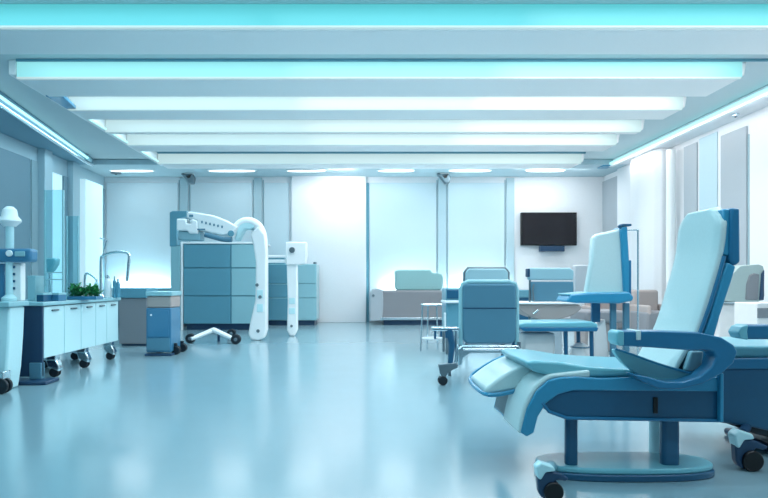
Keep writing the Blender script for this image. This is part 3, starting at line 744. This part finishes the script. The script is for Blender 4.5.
build('foot', 'navyd', t, bx((X(760, D), D+.03, 0), (X(797, D), D+.37, .06)), .004)

# ================================================================ FOREGROUND RECLINER
D0 = 560/198
def q2(p): return ((p[0]-VX)/198, CH - (p[1]-VY)/198)
def Q(pts): return [q2(p) for p in pts]
def Qa(pts): return [(X(p[0], 2.71), Z(p[1], 2.71)) for p in pts]
YN, YF = 2.84, 3.38
t = thing('treatment_recliner', 'large foreground recliner with pale cyan padding, blue shell and looping blue armrest', 'recliner', (1.35, 3.1, 0))
fr = Q([(520, 432), (526, 436), (533, 432), (537, 416), (545, 403), (557, 394), (572, 390), (722, 391), (722, 377), (650, 376), (600, 378), (575, 376), (559, 377), (547, 380), (535, 391), (526, 408)])
build('seat_frame', 'blue', t, lambda bm: prism(bm, fr, YN-.03, YF), .008, 3)
build('seat_shell', 'navy', t, lambda bm: prism(bm, Q([(541, 402), (546, 411), (565, 418), (722, 420.5), (722, 388), (580, 388), (558, 391), (546, 397)]), YN-.02, YF-.02), .014, 3)
build('shell_trim', 'blued', t, lambda bm: tube(bm, [(q2(p)[0], YN-.025, q2(p)[1]) for p in ((541, 402), (548, 411), (566, 417.5), (720, 420))], .009, 8), 0)
build('shell_slot', 'black', t, bx((q2((652, 0))[0], YN-.028, q2((0, 397))[1]), (q2((656.5, 0))[0], YN-.018, q2((0, 413))[1])), .003)
def seatpad(bm):
    prism(bm, Q([(560, 379), (585, 378), (650, 377), (684, 377), (690, 371), (660, 371), (620, 369.5), (590, 367), (560, 362), (535, 361), (527, 363), (535, 372)]), YN, YF)
build('seat_cushion', 'vinylm', t, seatpad, .02, 3)
def legpad(bm):
    top = [(590, 370), (559, 373), (546, 376), (532, 388), (523, 406), (517, 432)]
    bot = [(522, 434), (528, 409), (536, 392), (548, 381), (560, 378), (590, 378)]
    prism(bm, [tuple(v) for v in smooth_pts(Q(top), 4)] + [tuple(v) for v in smooth_pts(Q(bot), 4)], YN-.02, YN+.27)
build('leg_rest', 'vinyl', t, legpad, .012, 3)
build('leg_rest_grip', 'rubbergrey', t, lambda bm: prism(bm, Q([(545, 378), (532, 390), (525, 406), (520, 430), (526, 431), (530, 410), (540, 394), (550, 384)]), YN+.27, YF-.02), .008)
def lobe(bm):
    # far side foot pad, sweeping down to the left
    top = [(1.12, .575), (1.0, .572), (.90, .55), (.80, .50), (.70, .425)]
    bot = [(.705, .39), (.80, .41), (.92, .43), (1.02, .47), (1.12, .5)]
    prism(bm, [tuple(v) for v in smooth_pts(top, 4)] + [tuple(v) for v in smooth_pts(bot, 4)], YN+.20, YF+.06)
build('foot_pad', 'vinyl', t, lobe, .02, 3)
build('foot_pad_edge', 'blue', t, lambda bm: tube(bm, [(1.0, YF+.07, .56), (.9, YF+.07, .54), (.8, YF+.07, .49), (.70, YF+.06, .41), (.70, YN+.22, .395), (.80, YN+.2, .40), (.90, YN+.2, .425)], .012, 8, 4), 0)
# backrest
def backpad(bm):
    prof = Q([(668, 380), (684, 352), (696, 330), (708, 292), (717, 253), (720, 207), (726, 207), (725, 255), (712, 300), (700, 338), (686, 368), (678, 382)])
    prism(bm, prof, YN+.02, YN+.46)
    zt_ = q2((0, 207))[1]
    for v in bm.verts:      # rounded upper shoulders, slightly narrower at the waist
        yy = v.co.y; h = zt_ - v.co.z
        mid = YN + .24
        w = 1.0 - (.10 if h < .03 else 0)
        v.co.y = mid + (yy - mid) * w * (1 - .0*h)
def backpad2(bm):
    # grid surface: (u across, v up)
    front = [Vector(q2(p)) for p in ((668, 380), (684, 352), (696, 330), (708, 292), (716, 264), (720, 245), (722, 225), (724, 206))]
    front = smooth_pts([(v.x, v.y) for v in front], 4)
    nv = len(front) - 1; nu = 14; G = {}
    for side in (0, 1):
        for j, p in enumerate(front):
            h = front[-1][1] - p[1]
            half = .195
            if h < .10: half = .195 - .08 * (1 - h/.10) ** 2
            for i in range(nu+1):
                s = -1 + 2*i/nu
                edge = max(0, abs(s) - .8) / .2
                bulge = .014 * edge ** 2
                xo = (bulge if side == 0 else .055 - bulge)
                G[side, j, i] = bm.verts.new((p[0] + xo, YN + .205 + s * half, p[1] + xo * .25))
    for side in (0, 1):
        for j in range(nv):
            for i in range(nu):
                bm.faces.new([G[side, j, i], G[side, j, i+1], G[side, j+1, i+1], G[side, j+1, i]])
    for j in range(nv):
        for i in (0, nu): bm.faces.new([G[0, j, i], G[0, j+1, i], G[1, j+1, i], G[1, j, i]])
    for i in range(nu):
        for j in (0, nv): bm.faces.new([G[0, j, i], G[0, j, i+1], G[1, j, i+1], G[1, j, i]])
build('backrest', 'vinyl', t, backpad2, .006, 2)
build('back_shell', 'blue', t, lambda bm: prism(bm, Q([(729, 262), (722, 282), (712, 318), (702, 346), (690, 372), (682, 384), (700, 384), (712, 352), (722, 316), (734, 280), (738, 266)]), YN+.0, YN+.36), .01, 3)
build('headrest_frame', 'blued', t, lambda bm: prism(bm, Q([(733, 207), (742, 208), (742.5, 262), (737, 266), (732, 262)]), YN+.0, YN+.3), .012, 3)
build('headrest_spacer', 'blue', t, lambda bm: prism(bm, Q([(727, 208), (734, 208), (733, 256), (723, 254), (726, 240)]), YN+.015, YN+.28), .008, 2)
build('side_rail', 'blued', t, lambda bm: tube(bm, [(q2(p)[0], YN+.01, q2(p)[1]) for p in ((727, 256), (722, 275), (713, 304), (701, 338), (688, 366))], .011, 8), 0)
# armrest loop
ao = [(617.5, 333), (620, 331), (660, 331), (700, 332.5), (722, 337.5), (734, 345), (738, 352), (734, 363), (722, 374), (703, 384), (680, 389.5), (660, 389), (645, 383), (632, 374)]
ai = [(648, 377), (665, 382), (684, 382), (700, 377), (712, 367), (717, 357), (714, 352), (706, 350), (690, 350.5), (650, 347.5), (620, 346), (617, 342)]
build('armrest', 'blued', t, lambda bm: prism(bm, Qa(ao) + Qa(ai), YN-.13, YN-.04), .012, 3)
build('armrest_cap', 'vinylm', t, lambda bm: prism(bm, Qa([(616, 333), (619, 330.5), (624, 331), (624, 346), (619, 346), (616, 342)]), YN-.135, YN-.035), .008, 3)
build('armrest_clip', 'vinyl', t, lambda bm: (box(bm, (X(636, 2.71), YN-.137, Z(340, 2.71)), (X(640.5, 2.71), YN-.03, Z(330.3, 2.71)))), .004)
build('side_bolster', 'vinylm', t, lambda bm: prism(bm, [tuple(v) for v in smooth_pts(Q([(612, 349), (628, 354), (655, 364), (684, 372), (690, 379), (675, 384), (655, 383), (636, 374), (620, 362)]), 3, True)], YN-.04, YN+.0), .01, 3)
build('bolster_piping', 'blue', t, lambda bm: tube(bm, [(q2(p)[0], YN-.045, q2(p)[1]) for p in ((612, 348), (630, 354), (655, 363), (686, 372))], .006, 8, 3), 0)
build('seat_hinge', 'steelpale', t, lambda bm: prism(bm, Q([(690, 351), (702, 351), (700, 366), (690, 371), (684, 370)]), YN-.03, YN+.01), .008)
build('rear_strut', 'blue', t, bx((q2((715.5, 0))[0], YN-.05, q2((0, 420.5))[1]), (q2((719, 0))[0], YN-.02, q2((0, 372))[1])), .004)
# columns and base
for p0, p1, yy, m in ((570, 582, YN+.03, 'navy'), (668, 685.5, YN+.03, 'navy')):
    build('pedestal_column', m, t, bx((q2((p0, 0))[0], yy, .05), (q2((p1, 0))[0], yy+.05, q2((0, 419))[1])), .018, 3)
build('far_pedestal', 'cabw', t, lambda bm: cyl(bm, (1.76, YF-.12), .05, .0, .34, 18), .01)
def plate(bm):
    pts = []
    for k in range(48):
        a = 2*math.pi*k/48; c, s = math.cos(a), math.sin(a)
        pts.append((1.41 + .455*math.copysign(abs(c)**.8, c), 2.96 + .15*math.copysign(abs(s)**.75, s)))
    prism(bm, pts, .035, .065, 'z')
build('base_plate', 'vinylm', t, plate, .01, 3)
def skirt(bm):
    pts = []
    for k in range(48):
        a = 2*math.pi*k/48; c, s = math.cos(a), math.sin(a)
        pts.append((1.41 + .462*math.copysign(abs(c)**.8, c), 2.96 + .157*math.copysign(abs(s)**.75, s)))
    prism(bm, pts, .0, .036, 'z')
build('base_skirt', 'navy', t, skirt, .008, 2)
# front caster
def bigcaster(t, x, y, s=1.0, flip=1, z=0):
    w = build('caster', 'black', t, lambda bm: [wheel(bm, (x+.02*flip*s, y+k, .05*s), .05*s, .022*s, 'y', 24) for k in (-.025*s, .025*s)], .006)
    build('caster_hood', 'navyd', w, lambda bm: prism(bm, [(x+p*flip*s, q*s) for p, q in ((-.055, .05), (-.06, .13), (-.03, .155), (.04, .145), (.10, .118), (.085, .10), (.04, .108), (.0, .06), (-.02, .01), (-.04, .02))], y-.02*s, y+.02*s), .008, 3)
    build('caster_cap', 'cabw', w, lambda bm: prism(bm, [(x+p*flip*s, q*s) for p, q in ((-.06, .12), (-.07, .175), (-.045, .20), (.02, .18), (.03, .155), (-.02, .15), (-.045, .11))], y-.03*s, y+.03*s), .01, 3)
bigcaster(t, .885, 2.58, .9)
build('caster_arm', 'vinylm', t, lambda bm: tube(bm, [(.885, 2.6, .13), (1.0, 2.87, .06)], .03, 12), 0)

# ================================================================ SECOND FOREGROUND RECLINER (right edge)
dx, dy = .80, .42
t = thing('treatment_recliner', 'navy recliner cut by the right photo edge, only arm, seat and castor showing', 'recliner', (2.5, 3.4, 0))
D = 3.2
def R(pts, d=D): return [(X(p, d), Z(q, d)) for p, q in pts]
build('seat_shell', 'navy', t, lambda bm: prism(bm, R([(712, 368), (900, 366), (900, 436), (790, 436), (752, 427), (712, 421)]), D-.02, D+.55), .012, 3)
build('seat_frame', 'blued', t, lambda bm: prism(bm, R([(708, 358), (900, 356), (900, 367), (712, 369)]), D-.03, D+.56), .01, 3)
build('seat_cushion', 'vinylm', t, lambda bm: prism(bm, R([(708, 352), (716, 345), (760, 346), (900, 344), (900, 357), (708, 359)]), D, D+.54), .02, 3)
build('armrest', 'blued', t, lambda bm: prism(bm, R([(725, 331), (729, 324.5), (735, 323.5), (860, 323), (880, 330), (884, 350), (870, 352), (860, 338), (735, 337.5), (727, 336)]), D-.11, D-.03), .012, 3)
build('armrest_cap', 'vinylm', t, lambda bm: prism(bm, R([(724.5, 331), (728, 325), (734.5, 323), (733.5, 330), (734.5, 338), (727, 336.5)]), D-.115, D-.025), .006, 3)
build('arm_post', 'navyd', t, bx((X(862, D), D-.09, Z(368, D)), (X(876, D), D-.05, Z(345, D))), .01)
build('backrest', 'vinyl', t, lambda bm: prism(bm, R([(868, 352), (905, 212), (920, 212), (890, 352)]), D+.05, D+.5), .03, 3)
build('back_shell', 'blue', t, lambda bm: prism(bm, R([(891, 352), (921, 216), (930, 218), (905, 352)]), D+.03, D+.52), .01, 3)
build('under_tray', 'dark', t, lambda bm: prism(bm, R([(735, 421), (770, 430), (800, 438), (790, 443), (752, 433), (735, 426)]), D-.01, D+.3), .008)
build('pedestal_column', 'navy', t, bx((X(810, D), D+.15, .05), (X(840, D), D+.35, Z(434, D))), .02, 3)
build('base_plate', 'navyd', t, bx((X(780, D), D-.0, 0), (X(880, D), D+.5, .05)), .02, 3)
bigcaster(t, X(745, 3.0), 3.0, 1.1)
build('caster_stem', 'navyd', t, lambda bm: tube(bm, [(X(745, 3.0), 3.02, .19), (X(752, 3.2), 3.24, Z(428, 3.2))], .025, 12), 0)

# ================================================================ LIGHTING
def area(name, loc, rot, sx, sy, power, col):
    l = bpy.data.lights.new(name, 'AREA'); l.shape = 'RECTANGLE'; l.size = sx; l.size_y = sy; l.energy = power * .5; l.color = col
    o = bpy.data.objects.new(name, l); COL.objects.link(o); o.location = loc; o.rotation_euler = rot
    return o
R_ = math.radians
cy, wh = (.62, .88, 1.0), (1.0, .95, .92)
# unseen fill lamps added in the beam slots, cyan left, white right
for y in (.95, 2.4, 3.85, 5.35, 6.78, 8.15, 9.3, 10.2, 11.65):
    near = y < 6
    area('slot_fill', (-2.6, y, HC-.02), (0, 0, 0), 3.2, .3, 50 if near else 46, (.52, .87, 1) if near else (.66, .89, 1))
    area('slot_fill', (.4, y, HC-.02), (0, 0, 0), 2.6, .3, 42 if near else 48, (.62, .9, 1) if near else (.94, .96, 1))
    area('slot_fill', (3.3, y, HC-.02), (0, 0, 0), 3.0, .3, 66 if near else 88, (.86, .94, 1) if near else wh)
# rear downlights
for px, w, l in dl:
    area('downlight_lamp', (X(px, 13.5), 13.5, HB-.04), (0, 0, 0), .8, .2, 14, (.9, .98, 1))
# added light bars, unseen behind low furniture, brighten the lower back wall
def fill_bar(px0, px1, y, z, power, col, l):
    x0, x1 = X(px0, 14), X(px1, 14)
    global n
    def bar(bm):
        box(bm, (x0, y-.05, z-.08), (x1, y+.05, z)); box(bm, (x0+.05, y+.02, z-.06), (x1-.05, YB-.04, z-.02))
    S('trim_%d' % n, 'white', bar); n += 1  # housing made up to carry the added light
    area('wall_fill', ((x0+x1)/2, y, z+.01), (R_(180-22), 0, 0), x1-x0-.1, .08, power, col)
fill_bar(108, 171, 14.13, .72, 65, (.72, .95, 1), 'added light bar hidden behind the long low cabinet at left')
fill_bar(382, 436, 14.16, .74, 50, (.85, .98, 1), 'added light bar hidden behind the grey sofa')
fill_bar(450, 512, 14.13, .74, 50, (.85, .98, 1), 'added light bar hidden behind the deep blue low cabinet')
# added unseen lamps under the rear bulkhead brighten the back wall
area('wall_fill', (X(342, 13.2), 13.3, HB-.03), (R_(35), 0, 0), .6, .15, 44, (1, .98, .97))
area('wall_fill', (X(556, 13.2), 13.3, HB-.03), (R_(35), 0, 0), 1.8, .15, 38, (1, .98, .97))
area('wall_fill', (X(200, 13.2), 13.3, HB-.03), (R_(35), 0, 0), 3.6, .15, 4, (.7, .93, 1))
area('wall_fill', (X(440, 13.2), 13.3, HB-.03), (R_(35), 0, 0), 2.6, .15, 14, (.8, .96, 1))
# cove lights on the walls
area('cove_wash', (5.78, 8.0, HB-.05), (0, R_(-50), 0), .08, 9.5, 48, wh)
area('cove_wash', (-5.1, 8.0, HB-.05), (0, R_(50), R_(8)), .08, 8.5, 48, cy)

w = bpy.data.worlds.new('world'); sc.world = w; w.use_nodes = True
bg = w.node_tree.nodes['Background']; bg.inputs['Color'].default_value = (.5, .78, .9, 1); bg.inputs['Strength'].default_value = .28

sc.view_settings.view_transform = 'Standard'; sc.view_settings.look = 'None'
sc.view_settings.exposure = 0; sc.view_settings.gamma = 1
sc.view_settings.use_curve_mapping = False
sc.cycles.max_bounces = 8
